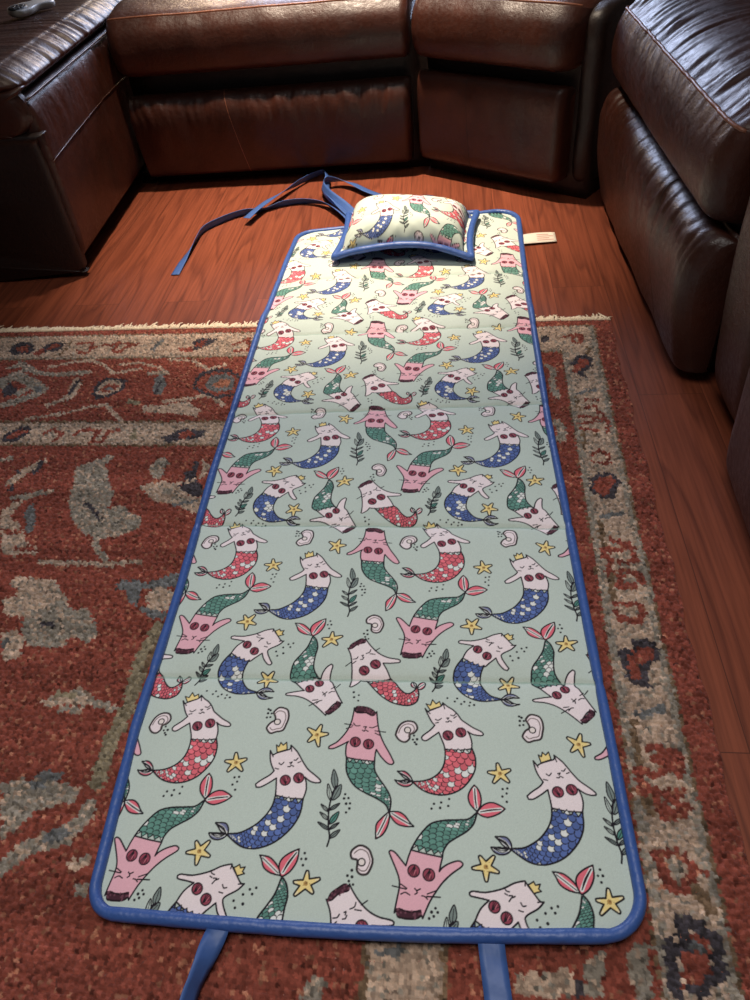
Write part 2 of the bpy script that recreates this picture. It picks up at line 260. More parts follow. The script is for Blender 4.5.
def build_rug():
    pal = dict(R=srgb(130, 68, 56), B=srgb(174, 149, 130), G=srgb(136, 126, 114), D=srgb(66, 60, 64), S=srgb(104, 103, 102), O=srgb(158, 104, 82), N=srgb(134, 121, 99), K=srgb(112, 90, 70))
    kn = 4.8; na, nb = int(1780/kn), int(1680/kn)
    # knot centres, jittered (a across from the right edge, b away from the far edge), millimetres
    ga, gb = np.meshgrid((np.arange(na)+.5)*kn, (np.arange(nb)+.5)*kn)
    ja = ga+RNG.uniform(-1.4, 1.4, ga.shape); jb = gb+RNG.uniform(-1.4, 1.4, gb.shape)
    da = ja+RNG.uniform(-2.2, 2.2, ga.shape); db = jb+RNG.uniform(-2.2, 2.2, gb.shape)
    code = np.full(ga.shape, 'R', dtype='<U1')
    def put(m, c): code[m] = c
    bo = da < 346; main = (da < 346) | (db < 372)
    # guard and main borders, mitred at the corner
    inner = (da < 440) | (db < 455)
    put(inner, 'B'); put(inner & ~((da < 434) | (db < 449)), 'K')
    put((da < 352) | (db < 378), 'K'); put((da < 346) | (db < 372), 'R')
    put((da < 122) | (db < 136), 'K'); put((da < 120) | (db < 131), 'G'); put((da < 108) | (db < 126), 'B')
    put((da < 53) | (db < 34), 'G'); put((da < 42) | (db < 30), 'K'); put((da < 39) | (db < 27), 'R')
    sp = RNG.random(ga.shape)
    for c, wd, P in RUG_DESIGN:
        xs = [q[0] for q in P]; ys = [q[1] for q in P]; pad = wd+6
        i0, i1 = max(int((min(ys)-pad)/kn), 0), min(int((max(ys)+pad)/kn)+2, nb); j0, j1 = max(int((min(xs)-pad)/kn), 0), min(int((max(xs)+pad)/kn)+2, na)
        if i0 >= i1 or j0 >= j1: continue
        X, Y = da[i0:i1, j0:j1], db[i0:i1, j0:j1]
        m = seg_dist(X, Y, P) < wd/2+.8 if wd else in_poly(X, Y, P)
        code[i0:i1, j0:j1][m] = c
    # hidden far-left and under-mat field: a sparse repeat of the same leaf motifs is woven right through
    colr = np.zeros(ga.shape+(3,))
    for c, v in pal.items(): colr[code == c] = v
    g = np.where((code == 'G') & (sp < .25)); colr[g] = pal['B']
    g = np.where((code == 'B') & (sp < .14)); colr[g] = pal['G']
    g = np.where((code == 'R') & (sp < .07)); colr[g] = pal['O']
    rowv = 1+.16*np.sin(np.arange(nb)*.31)*np.sin(np.arange(nb)*.083+1)+RNG.normal(0, .07, nb)
    colr *= np.clip(rowv[:, None, None]*RNG.normal(1, .27, ga.shape)[..., None], .35, 1.9)
    # fine pile surface: every vertex takes the nearest knot
    st = 1.75; va = np.arange(0, 1780-kn*2, st); vb = np.arange(0, 1680-kn*2, st); A, B = np.meshgrid(va, vb)
    ia = (A/kn).astype(int); ib = (B/kn).astype(int); best = np.full(A.shape, 1e9); bi = np.zeros(A.shape, int); bj = np.zeros(A.shape, int)
    for di in (-1, 0, 1):
        for dj in (-1, 0, 1):
            qi = np.clip(ib+di, 0, nb-1); qj = np.clip(ia+dj, 0, na-1)
            d = np.hypot(ja[qi, qj]-A, jb[qi, qj]-B); k = d < best
            best[k] = d[k]; bi[k] = qi[k]; bj[k] = qj[k]
    kh = RNG.normal(0, .0009, ga.shape)
    z = .0076+np.clip(kh[bi, bj], -.002, .0012)-.0058*np.clip(best/3.2, 0, 1.2)**2
    z += .0006*np.sin(A/190.)*np.sin(B/230.)
    edge = np.minimum(A, B); z -= .004*np.exp(-edge/5.)
    wob = 2.2*np.sin(B/37.)+1.5*np.sin(B/13.+1); A2 = A-wob*np.exp(-A/40.)
    W = RO[None, None]-A2[..., None]/1000*RX-B[..., None]/1000*RY
    P = np.dstack([W, z])
    root = empty('area_rug', (RO[0], RO[1], 0), 'hand-knotted red wool rug with beige floral borders lying under the printed mat', 'rug')
    P[..., :2] -= RO
    link('pile', grid_mesh('pile', P[::-1], colr[bi, bj][::-1], .001), M_RUG, root)
    # cream fringe along the far end
    V = []; F = []
    def strand(q, l, wd, ang, h):
        c, s_ = math.cos(ang), math.sin(ang); pts = [(q[0]+s_*l*t+.002*math.sin(9*t+q[0]*90), q[1]+c*l*t, .004+h*math.sin(math.pi*t)*.6) for t in (0, .35, .7, 1)]
        v, fc = sweep(pts, ring(wd, wd*.8, 5), scale=[1, 1.1, .9, .5]); o = len(V); V.extend(v); F.extend([tuple(i+o for i in q_) for q_ in fc])
    for k in range(1060):
        a = k*1.765/1060+random.uniform(-.001, .001); q = -a*RX
        strand((q[0], q[1]-.004), random.uniform(.013, .026)+(.012 if random.random() < .06 else 0), random.uniform(.0015, .0026), random.gauss(.25, .45), random.uniform(.002, .005))
    link('fringe', mesh('fringe', V, F), M_FRINGE, root)
build_rug()
# ------------------------------------------------------------------ the fabric print: one repeat drawn on a square canvas
PRINT = {'cats':[{'skin':'w','tail':'r','body':[(741,262),(753,233),(767,204),(779,189),(760,167),(735,146),(727,135),(732,125),(747,124),(771,142),(794,160),(804,132),(812,110),(816,91),(866,88),(917,95),(919,120),
(914,147),(905,167),(922,156),(945,151),(961,152),(965,158),(956,168),(926,184),(896,206),(883,217),(869,240),(851,260),(830,274),(812,291),(806,276),(782,263),(761,253),(753,247)],'tl':[(816,94),(816,56),(809,24),
(794,-2),(769,-24),(734,-38),(697,-42)],'tr':[(918,98),(928,66),(929,35),(922,3),(901,-33),(870,-65),(831,-84),(792,-89),(754,-83),(724,-69),(697,-47)],'f1':[(696,-45),(685,-22),(665,-5),(637,-5),(652,-19),(665,-31)]
,'f2':[(696,-45),(670,-38),(645,-42),(628,-39),(643,-55),(666,-63),(685,-58)],'sh':[(829,148),(879,162)],'crown':[(745,283),(761,256),(806,275),(799,296),(785,284),(771,303),(763,277)],'hair':None,'lines':[[(782,215),
(792,211),(805,220)],[(842,236),(853,233),(861,242)],[(826,222),(834,223),(830,217)],[(823,206),(831,205),(836,211),(844,207)],[(782,199),(793,202)],[(854,223),(864,231)],[(741,262),(761,239)],[(812,291),(819,264)]
]},{'skin':'w','tail':'b','body':[(1142,56),(1147,22),(1156,-3),(1169,-25),(1155,-42),(1124,-64),(1106,-80),(1110,-91),(1127,-90),(1154,-74),(1182,-53),(1186,-90),(1188,-119),(1239,-128),(1293,-128),(1300,-97),
(1298,-68),(1290,-45),(1310,-59),(1331,-65),(1350,-63),(1350,-54),(1330,-37),(1300,-15),(1278,12),(1266,30),(1247,57),(1221,81),(1219,65),(1201,58),(1170,47),(1155,37)],'tl':[(1188,-116),(1183,-153),(1168,-187),
(1140,-222),(1110,-245),(1076,-262),(1035,-267)],'tr':[(1293,-126),(1291,-165),(1283,-198),(1261,-237),(1224,-276),(1184,-301),(1140,-314),(1103,-312),(1078,-302),(1055,-287),(1035,-272)],'f1':[(1035,-270),(1034,-248),
(1019,-230),(982,-230),(996,-245),(1009,-260)],'f2':[(1035,-270),(1000,-266),(965,-267),(977,-283),(998,-290),(1020,-284)],'sh':[(1217,-60),(1267,-49)],'crown':[(1163,80),(1174,73),(1179,91),(1190,80),(1202,93),
(1208,63),(1170,49)],'hair':None,'lines':[[(1184,6),(1193,0),(1202,10)],[(1241,21),(1248,20),(1255,29)],[(1225,9),(1234,12),(1229,4)],[(1220,-6),(1227,-7),(1233,-1),(1242,-5)],[(1172,-15),(1185,-18)],[(1257,11),
(1266,15)],[(1142,56),(1157,31)],[(1221,81),(1227,56)]]},{'skin':'p','tail':'g','body':[(691,-289),(682,-314),(674,-342),(660,-326),(636,-300),(621,-294),(616,-301),(628,-328),(643,-360),(652,-386),(653,-412),(645,-454),
(638,-489),(649,-481),(685,-487),(723,-484),(731,-501),(739,-483),(755,-450),(778,-415),(801,-386),(829,-360),(863,-335),(867,-324),(853,-317),(824,-326),(799,-341),(787,-355),(793,-330),(799,-308),(745,-300)]
,'tl':[(691,-289),(708,-257),(734,-221),(763,-194),(805,-182),(852,-178),(893,-173),(924,-148)],'tr':[(799,-305),(803,-286),(820,-260),(850,-239),(885,-217),(910,-190),(923,-154)],'f1':[(924,-145),(901,-119),(896,-89),
(907,-63),(920,-47),(934,-65),(941,-93),(938,-123)],'f2':[(924,-148),(949,-120),(979,-110),(1008,-120),(1024,-131),(1000,-150),(964,-164),(938,-159)],'sh':[(701,-357),(752,-367)],'crown':None,'hair':[(645,-478),
(649,-499),(663,-503),(685,-505),(712,-502),(725,-492),(724,-478),(701,-483),(674,-482),(657,-477)],'lines':[[(659,-432),(673,-426),(688,-433)],[(729,-434),(739,-436),(747,-443)],[(706,-430),(713,-425),(710,-418),
(705,-413)],[(713,-418),(723,-413)],[(630,-408),(675,-416)],[(658,-401),(678,-413)],[(745,-435),(789,-435)],[(747,-427),(778,-415)]]},{'skin':'w','tail':'b','body':[(900,502),(919,537),(948,564),(921,569),(890,574),
(885,583),(897,589),(940,588),(994,602),(1035,622),(1070,631),(1076,620),(1095,594),(1112,572),(1125,570),(1104,549),(1065,526),(1061,508),(1074,480),(1087,459),(1080,450),(1066,455),(1047,479),(1037,506),(1008,481),
(984,463),(941,476)],'tl':[(900,502),(871,460),(859,424),(861,389),(876,356),(904,326),(944,306),(985,302),(1043,310)],'tr':[(986,470),(972,434),(966,393),(979,359),(1004,329),(1043,315)],'f1':[(1043,312),(1068,335),
(1094,337),(1116,320),(1090,319),(1072,315)],'f2':[(1043,311),(1072,308),(1093,293),(1115,290),(1081,281),(1058,288)],'sh':[(964,546),(1001,515)],'crown':[(1079,620),(1095,594),(1120,602),(1112,609),(1119,624),
(1103,620),(1098,631),(1088,624)],'hair':None,'lines':[[(1000,606),(1006,597),(1015,594)],[(1050,563),(1056,553),(1066,555)],[(1014,582),(1025,582),(1019,573),(1013,565)],[(1025,577),(1033,581)],[(1042,540),(1055,537)]
,[(1001,588),(1008,584)],[(1070,631),(1069,616)],[(1125,570),(1105,568)]]},{'skin':'p','tail':'g','body':[(458,253),(455,221),(449,186),(433,147),(402,105),(372,84),(370,74),(388,75),(415,89),(444,107),(437,90),(437,57),
(441,41),(494,34),(549,30),(551,62),(554,78),(573,50),(598,25),(616,21),(623,29),(609,58),(583,103),(566,142),(556,183),(549,238),(540,224),(508,231),(469,232)],'tl':[(441,44),(444,-7),(459,-43),(485,-73),(525,-95),
(567,-114),(597,-134),(609,-156)],'tr':[(549,33),(551,-2),(567,-33),(589,-62),(608,-92),(616,-121),(613,-156)],'f1':[(610,-159),(582,-186),(566,-210),(567,-257),(590,-242),(606,-213),(613,-179)],'f2':[(611,-159),
(645,-158),(668,-171),(685,-193),(700,-208),(668,-209),(640,-201),(619,-179)],'sh':[(471,106),(523,99)],'crown':None,'hair':[(463,235),(466,257),(487,259),(513,255),(536,242),(543,228),(531,220),(508,231),(482,235)]
,'lines':[[(459,185),(469,174),(485,175)],[(524,169),(536,168),(552,176)],[(500,170),(511,171),(506,163)],[(496,156),(503,152),(507,157),(518,152)],[(424,181),(457,176)],[(432,161),(454,169)],[(546,155),(587,151)]
,[(547,145),(569,135)]]},{'skin':'w','tail':'g','body':[(1203,367),(1224,346),(1243,329),(1216,325),(1173,315),(1167,309),(1175,304),(1213,301),(1248,291),(1281,271),(1313,244),(1344,215),(1350,237),(1378,272),
(1407,273),(1392,299),(1373,336),(1357,372),(1344,390),(1347,427),(1352,452),(1344,460),(1326,445),(1312,420),(1304,392),(1290,397),(1244,387)],'tl':[(1203,367),(1176,388),(1174,422),(1184,467),(1210,506),(1234,546),
(1249,595)],'tr':[(1298,391),(1276,425),(1269,456),(1272,501),(1278,541),(1270,577),(1255,597)],'f1':[(1246,604),(1211,610),(1184,626),(1173,650),(1164,666),(1199,661),(1225,641),(1240,621)],'f2':[(1246,604),(1236,634),
(1244,659),(1269,680),(1300,695),(1297,656),(1279,622),(1257,604)],'sh':[(1265,339),(1301,369)],'crown':None,'hair':[(1341,231),(1355,220),(1377,237),(1399,261),(1396,275),(1384,281),(1377,263),(1358,243)]
,'lines':[[(1301,269),(1311,281),(1321,284)],[(1347,321),(1359,329),(1369,329)],[(1323,311),(1331,316),(1332,305)],[(1320,324),(1328,317),(1338,326)],[(1272,257),(1303,278)],[(1283,283),(1304,287)],[(1375,348),
(1390,367)],[(1355,342),(1370,354)]]},{'skin':'w','tail':'r','body':[(410,539),(425,505),(432,465),(436,413),(433,368),(430,355),(440,354),(461,369),(474,388),(499,384),(552,389),(598,400),(583,437),(565,469),(599,470),
(633,474),(638,483),(627,489),(587,496),(552,512),(522,538),(498,568),(485,590),(480,571),(452,564),(427,539)],'tl':[(499,386),(531,346),(566,310),(605,284),(648,272),(680,273),(707,290),(716,321),(713,350)]
,'tr':[(598,402),(618,383),(635,355),(658,331),(679,329),(696,342),(704,353)],'f1':[(707,352),(687,363),(684,379),(690,390),(703,379),(707,364)],'f2':[(709,352),(717,374),(731,387),(742,381),(739,362),(725,349)]
,'sh':[(487,432),(533,463)],'crown':None,'hair':[(416,535),(423,556),(445,574),(470,589),(484,578),(480,568),(452,559),(430,539)],'lines':[[(437,484),(451,487),(457,496)],[(492,514),(506,521),(510,534)],[(473,503),
(479,505),(477,496)],[(469,483),(478,485),(482,494)],[(407,451),(432,472)],[(435,462),(449,474)],[(529,528),(548,542)],[(508,513),(529,511)]]}],'plant':{'stem':[(397,-291),(403,-260),(396,-225),(393,-190),(392,-161),
(395,-131),(403,-97),(410,-74)],'leaves':[([(403,-263),(438,-232)],22,0),([(400,-232),(433,-207)],16,0),([(399,-214),(429,-168)],30,1),([(394,-164),(430,-137)],18,0),([(402,-127),(429,-66)],42,0),([(409,-86),(397,-9)]
,36,0),([(395,-129),(380,-66)],24,2),([(391,-170),(361,-144)],16,2),([(394,-200),(360,-173)],18,2),([(401,-235),(356,-209)],18,0)],'p2':[(771,341),(834,544)]},'stars':[[(1016,1),(1009,42),(1056,18),(1047,-32),(989,-37),
(971,5)],[(944,-332),(924,-297),(975,-294),(987,-348),(943,-379),(897,-339)],[(318,129),(332,174),(363,135),(330,79),(285,97),(278,156)],[(1335,-416),(1337,-375),(1383,-398),(1364,-446),(1300,-456),(1292,-413)]
,[(1078,384),(1049,413),(1101,420),(1122,374),(1077,337),(1038,361)]],'clams':[([(628,148),(641,182),(666,201),(698,199),(711,174),(698,153),(683,147),(680,127),(663,113),(642,120),(629,137)],(673,164)),([(131,222),
(146,242),(163,245),(187,234),(195,201),(189,170),(179,144),(152,136),(132,129),(117,142),(113,155),(125,175),(142,189),(138,208)],(152,180)),([(485,-302),(513,-282),(543,-293),(555,-314),(560,-334),(553,-358),
(541,-376),(519,-377),(507,-364),(508,-345),(505,-331),(486,-326)],(522,-338))],'dots':[(831,313),(870,313),(860,298),(885,287),(898,298),(921,295),(917,280),(936,284),(698,142),(694,125),(710,127),(701,114),(707,106),
(772,-123),(798,-117),(827,-103),(823,-129),(794,-137),(763,-141),(1021,-58),(1038,-55),(1034,-74),(1018,-86),(1032,-105),(1321,-318),(1311,-338),(1327,-337),(1319,-358),(447,-102),(444,-118),(460,-116),(453,-137),
(467,-135),(466,-154),(455,-169),(450,326),(453,302),(472,312),(471,286),(773,-469),(760,-481),(780,-481),(767,-493),(752,-500),(1168,560),(1147,554),(1126,537),(1157,540),(1097,516),(1130,508),(1105,495),(490,-366),
(476,-384),(492,-387),(482,-401),(497,-411),(107,236),(116,231),(108,217),(106,198),(120,200),(123,217)]}
NP = 1000
class Canvas:
    def __init__(s, bg): s.a = np.empty((NP, NP, 3)); s.a[:] = bg
    def box(s, pts, pad):
        q = np.asarray(pts, float); x0, y0 = np.floor(q.min(0)-pad).astype(int); x1, y1 = np.ceil(q.max(0)+pad).astype(int)
        X, Y = np.meshgrid(np.arange(x0, x1+1), np.arange(y0, y1+1)); return X, Y
    def put(s, X, Y, m, c): s.a[Y[m] % NP, X[m] % NP] = c
    def fill(s, pts, c): X, Y = s.box(pts, 1); s.put(X, Y, in_poly(X, Y, [tuple(q) for q in pts]), c)
    def line(s, pts, wd, c): X, Y = s.box(pts, wd); s.put(X, Y, seg_dist(X, Y, [tuple(q) for q in pts]) < wd/2, c)
    def disc(s, q, r_, c): X, Y = s.box([q], r_+1); s.put(X, Y, np.hypot(X-q[0], Y-q[1]) < r_, c)
def smooth_closed(P, k=5, sharp=70):
    P = np.asarray(P, float); N = len(P); keep = []
    d = np.roll(P, -1, 0)-P; ang = np.degrees(np.arctan2(d[:, 1], d[:, 0])); turn = np.abs((ang-np.roll(ang, 1)+180) % 360-180); cs = [i for i in range(N) if turn[i] > sharp]
    if not cs: return spline(P, k, True)
    out = []
    for i, a in enumerate(cs):
        b = cs[(i+1) % len(cs)]; n = (b-a) % N or N
        out.append(spline(P[[(a+j) % N for j in range(n+1)]], k)[:-1])
    return np.vstack(out)
def draw_print():
    BG = srgb(196, 207, 196); INK = srgb(34, 30, 36); WH = srgb(242, 226, 226); PK = srgb(236, 180, 190); HAIR = srgb(74, 42, 52); SHELL = srgb(152, 70, 86); GOLD = srgb(244, 218, 146)
    TAIL = dict(r=srgb(228, 112, 122), b=srgb(92, 112, 168), g=srgb(104, 150, 136)); FLUKE = dict(r=srgb(214, 102, 122), b=srgb(120, 124, 158), g=srgb(230, 112, 126)); PALE = srgb(232, 232, 226)
    cv = Canvas(BG); rn = random.Random(3)
    def ell(c, r_, n=20): return [(c[0]+r_*math.cos(2*math.pi*i/n), c[1]+r_*math.sin(2*math.pi*i/n)) for i in range(n)]
    for q in PRINT['dots']: cv.disc(q, 4.2+rn.random(), INK)
    for st in PRINT['stars']:
        c = np.array(st[0], float); arms = np.array(st[1:], float); poly = []
        for i in range(5):
            a, b = arms[i]-c, arms[(i+1) % 5]-c; n = np.array([-a[1], a[0]]); n /= np.linalg.norm(n); sgn = 1 if n@b > 0 else -1
            poly += [c+a*.93-n*5*sgn, c+a, c+a*.93+n*5*sgn, c+(a/np.linalg.norm(a)+b/np.linalg.norm(b))*.245*(np.linalg.norm(a)+np.linalg.norm(b))*.5]
        poly = smooth_closed(poly, 3, 60); cv.fill(poly, GOLD)
        for a in arms: cv.line([c+(a-c)*.70, c+(a-c)*.88], 5, srgb(240, 226, 186))
        cv.disc(c, 8, srgb(186, 146, 84)); cv.disc(c+[2, 2], 3.5, srgb(120, 92, 60)); cv.line(np.vstack([poly, poly[:1]]), 6, INK)
        for i in range(6): cv.disc(c+[rn.uniform(-16, 16), rn.uniform(-16, 16)], 1.6, srgb(150, 116, 70))
    for ol, pc in PRINT['clams']:
        q = smooth_closed(ol, 4, 200); cv.fill(q, WH); cv.line(np.vstack([q, q[:1]]), 8, srgb(60, 52, 52))
        m = q.mean(0); q2 = m+(q-m)*.74; cv.line(q2[:len(q2)*2//3], 4, srgb(120, 104, 100))
        cv.disc(pc, 14.5, INK); cv.disc(pc, 10, srgb(236, 224, 216))
    def plant(tr):
        stem = spline([tr(q) for q in PRINT['plant']['stem']], 6); LEAF = [srgb(128, 140, 134), srgb(86, 140, 126), BG]
        for (b, t), wd, k in PRINT['plant']['leaves']:
            b = np.array(tr(b)); t = np.array(tr(t)); d = t-b; L = np.linalg.norm(d); n = np.array([-d[1], d[0]])/L; w_ = wd*.66
            poly = spline([b, b+d*.35+n*w_*.5, b+d*.7+n*w_*.38, t, b+d*.7-n*w_*.38, b+d*.35-n*w_*.5], 5, True)
            cv.fill(poly, LEAF[k]); cv.line(np.vstack([poly, poly[:1]]), 4.4, INK); cv.line([b, b+d*.8], 2.8, INK)
        cv.line(stem, 6.5, INK)
    plant(lambda q: q)
    s0, s1 = np.array(PRINT['plant']['stem'][0], float), np.array(PRINT['plant']['leaves'][5][0][1], float); d0, d1 = np.array(PRINT['plant']['p2'][0], float), np.array(PRINT['plant']['p2'][1], float)
    z = complex(*(d1-d0))/complex(*(s1-s0))
    def tr2(q):
        c = complex(q[0]-s0[0], q[1]-s0[1])*z; return (d0[0]+c.real, d0[1]+c.imag)
    plant(tr2)
    def fluke(P, col):
        q = smooth_closed(P, 5, 75); cv.fill(q, col); root = np.array(P[0], float); far = max(P, key=lambda t: np.hypot(t[0]-root[0], t[1]-root[1])); m = np.mean(q, 0)
        tip = np.array(far, float); d = tip-root; n = np.array([-d[1], d[0]]); n /= np.linalg.norm(n); side = np.sign((m-root)@n) or 1; wd = abs((m-root)@n)
        for kk, c, ww in ((.55, PALE, 13), (1.3, PALE, 9), (.9, INK, 3.5), (.2, INK, 3.5), (1.6, INK, 3)):
            cur = spline([root+d*.12, root+d*.45+n*side*wd*kk, root+d*.86+n*side*wd*kk*.25], 8)
            X, Y = cv.box(cur, 8); mk = (seg_dist(X, Y, [tuple(t) for t in cur]) < ww/2) & in_poly(X, Y, [tuple(t) for t in q]); cv.put(X, Y, mk, c)
        cv.line(np.vstack([q, q[:1]]), 6, INK)
    for ct in PRINT['cats']:
        skin = dict(w=WH, p=PK)[ct['skin']]; tc = TAIL[ct['tail']]; fl = FLUKE[ct['tail']]
        body = smooth_closed(ct['body'], 5, 62)
        l_ = spline(ct['tl'], 12); r_ = spline(ct['tr'], 12)
        fluke(ct['f1'], fl); fluke(ct['f2'], fl)
        cv.fill(body, skin)
        # open outline: skip the stretch across the waist, which the scales cover
        cv.line(np.vstack([body, body[:1]]), 6, INK)
        def resample(q, n):
            s = np.concatenate([[0], np.cumsum(np.hypot(*np.diff(q, axis=0).T))]); t = np.linspace(0, s[-1], n); return np.stack([np.interp(t, s, q[:, k]) for k in (0, 1)], -1)
        n = 520; Lq, Rq = resample(l_, n), resample(r_, n); cen = (Lq+Rq)/2; wid = np.hypot(*(Lq-Rq).T)
        cs = np.concatenate([[0], np.cumsum(np.hypot(*np.diff(cen, axis=0).T)/np.maximum((wid[1:]+wid[:-1])/2, 16))])
        poly = np.vstack([Lq, Rq[::-1]])
        # widen the body skin up to the jagged waist line, then scales
        nacr = 3.9; tt = np.linspace(-1, 1, 260); Tm, Sm = np.meshgrid(tt, np.arange(n))
        X = Lq[:, None, 0]*(1-Tm)/2+Rq[:, None, 0]*(1+Tm)/2; Y = Lq[:, None, 1]*(1-Tm)/2+Rq[:, None, 1]*(1+Tm)/2
        a = (Tm+1)/2*nacr; b = cs[Sm]*nacr*1.35; owner = np.full(a.shape, 10**6); yk = np.zeros(a.shape); oc = np.zeros(a.shape)
        for dk in range(-1, 3):
            kk = np.floor(b).astype(int)-dk; sh = (kk % 2)*.5; cc = np.round(a-sh)+sh; e_ = kk+.35+.72*np.sqrt(np.maximum(1-(2*(a-cc))**2, 0))
            m = (b <= e_) & (kk < owner); owner[m] = kk[m]; yk[m] = e_[m]; oc[m] = cc[m]
        lw = np.clip(5.4/np.maximum(wid, 14)*nacr, .12, .36)[Sm]
        edge = (yk-b < lw) | ((np.abs(np.abs(a-oc)-.5) < lw*.42) & (yk-b < .42))
        tab = np.random.default_rng(len(ct['body'])).random((400, 16)); hsh = tab[np.clip(owner, 0, 399), np.clip((oc*2).astype(int)+4, 0, 15)]
        C = np.empty(a.shape+(3,)); C[:] = np.array(tc)
        C[hsh > .86] = np.array(tc)*.84; C[(hsh > .64) & (hsh < .86)] = PALE
        C[hsh < .16] = np.array(tc)*1.2
        C[edge] = np.array(INK)*1.2
        zig = .80*np.abs(2*((a*1.05+.5) % 1)-1)
        ok = b > zig-.05; C[ok & (b < zig+lw*1.3)] = np.array(INK)*1.2
        xi = np.round(X[ok]).astype(int) % NP; yi = np.round(Y[ok]).astype(int) % NP; cv.a[yi, xi] = C[ok]
        cv.line(Lq, 6.5, INK); cv.line(Rq, 6.5, INK)
        u_ = np.array(ct['sh'][1], float)-np.array(ct['sh'][0], float); R0 = np.linalg.norm(u_)*.385
        for q in ct['sh']:
            q = np.array(q, float); cv.disc(q, R0+2, INK); cv.disc(q, R0-2.5, SHELL); nx = u_/np.linalg.norm(u_)
            hd = np.array(body).mean(0); ny = np.array([-nx[1], nx[0]]); ny = ny if ny@(cen[0]-q) < 0 else -ny
            for k in range(-2, 3): cv.line([q-ny*R0*.85, q+(nx*k*.34+ny*.75)*R0], 2.6, INK)
            cv.line([q-ny*R0*.2+nx*R0*.3, q+(nx*.15+ny*.6)*R0], 3, srgb(204, 116, 128))
        if ct['hair']:
            q = smooth_closed(ct['hair'], 4, 95); cv.fill(q, HAIR); cv.line(np.vstack([q, q[:1]]), 6, srgb(40, 24, 30))
            for i in range(16):
                t = q[rn.randrange(len(q))]*.6+q[rn.randrange(len(q))]*.4; cv.disc(t, 3.4, srgb(112, 68, 80))
        if ct['crown']:
            q = np.array(ct['crown'], float); cv.fill(q, GOLD); cv.line(np.vstack([q, q[:1]]), 5, INK)
        for ln in ct['lines']: cv.line(spline(ln, 4) if len(ln) > 2 else ln, 4.6, INK)
    a = cv.a; return (a+np.roll(a, 1, 0)+np.roll(a, 1, 1)+np.roll(np.roll(a, 1, 0), 1, 1))/4
TILE = draw_print()
def tile_at(u, v):
    x = (u*NP) % NP; y = (v*NP) % NP; i = np.floor(x).astype(int); j = np.floor(y).astype(int); fx = (x-i)[..., None]; fy = (y-j)[..., None]
    g = lambda jj, ii: TILE[jj % NP, ii % NP]
    return (g(j, i)*(1-fx)+g(j, i+1)*fx)*(1-fy)+(g(j+1, i)*(1-fx)+g(j+1, i+1)*fx)*fy
JY = np.array([.0729, .4498, .8267, 1.2133, 1.5811, 1.9531, 2.3251]); JX = np.array([-.3168, -.3266, -.3364, -.3595, -.3838, -.4078, -.4318])
def print_uv(X, Y):
    yy = Y+.0058*(X+.35); return (X-np.interp(yy, JY, JX))/.3845, np.interp(yy, JY, np.arange(-1, 6.))
# ------------------------------------------------------------------ the mat
EL = np.array([[-.484, .235], [-.484, .271], [-.501, .498], [-.504, .771], [-.517, 1.094], [-.52, 1.421], [-.524, 1.753], [-.515, 2.082], [-.501, 2.35]])
ER = np.array([[.238, .235], [.238, .289], [.234, .475], [.228, .715], [.223, .969], [.216, 1.242], [.216, 1.606], [.219, 1.982], [.226, 2.36]])
SEAMS = np.array([[.594, .598], [.938, .925], [1.283, 1.307], [1.624, 1.634], [1.940, 1.935]])
def mat_xy(s, t):
    """s 0..1 across, t 0..1 from the near end; layout units, rounded corners, the binding's middle line."""
    y0 = .245-.008*np.sin(math.pi*s)+.007*s; y1 = 2.262+.085*s; Y = y0*(1-t)+y1*t
    xl = np.interp(Y, EL[:, 1], EL[:, 0])+.008; xr = np.interp(Y, ER[:, 1], ER[:, 0])-.008
    rr = .036+.018*np.clip((s-.3)/.4, 0, 1)+.02*np.clip((t-.3)/.4, 0, 1); d = np.minimum(Y-y0, y1-Y); ins = np.where(d < rr, rr-np.sqrt(np.maximum(rr**2-(rr-np.clip(d, 0, rr))**2, 0)), 0)
    return (xl+ins)*(1-s)+(xr-ins)*s, Y
def fbm(X, Y, seed):
    g = np.random.default_rng(seed); z = np.zeros(X.shape)
    for k in range(14):
        a = g.uniform(0, 2*math.pi); fq = g.uniform(8, 26); z += np.sin(fq*(X*math.cos(a)+Y*math.sin(a))+g.uniform(0, 6.28))/14**.5
    return z
def mat_z(X, Y, s):
    step = 1/(1+np.exp((Y-1.735)/.012))                      # lying on the rug in front, on the bare floor behind
    base = .0095+.0070*step
    sy = [a*(1-s)+b*s for a, b in SEAMS]; d = np.min([np.abs(Y-q) for q in sy], axis=0)
    puff = 1-np.exp(-(d/.030)**1.2); groove = np.exp(-(d/.0055)**2)
    edge = np.minimum(s, 1-s)*.70; ef = 1-np.exp(-(edge/.03)**1.5)
    wr = fbm(X, Y, 5)*.0010+np.sin(X*70+np.sin(Y*40)*1.5)*.0007*np.exp(-(d/.03)**2)+fbm(X*2.2, Y*2.2, 8)*.0005
    return base+.0055*puff*ef-.0020*groove+wr*ef
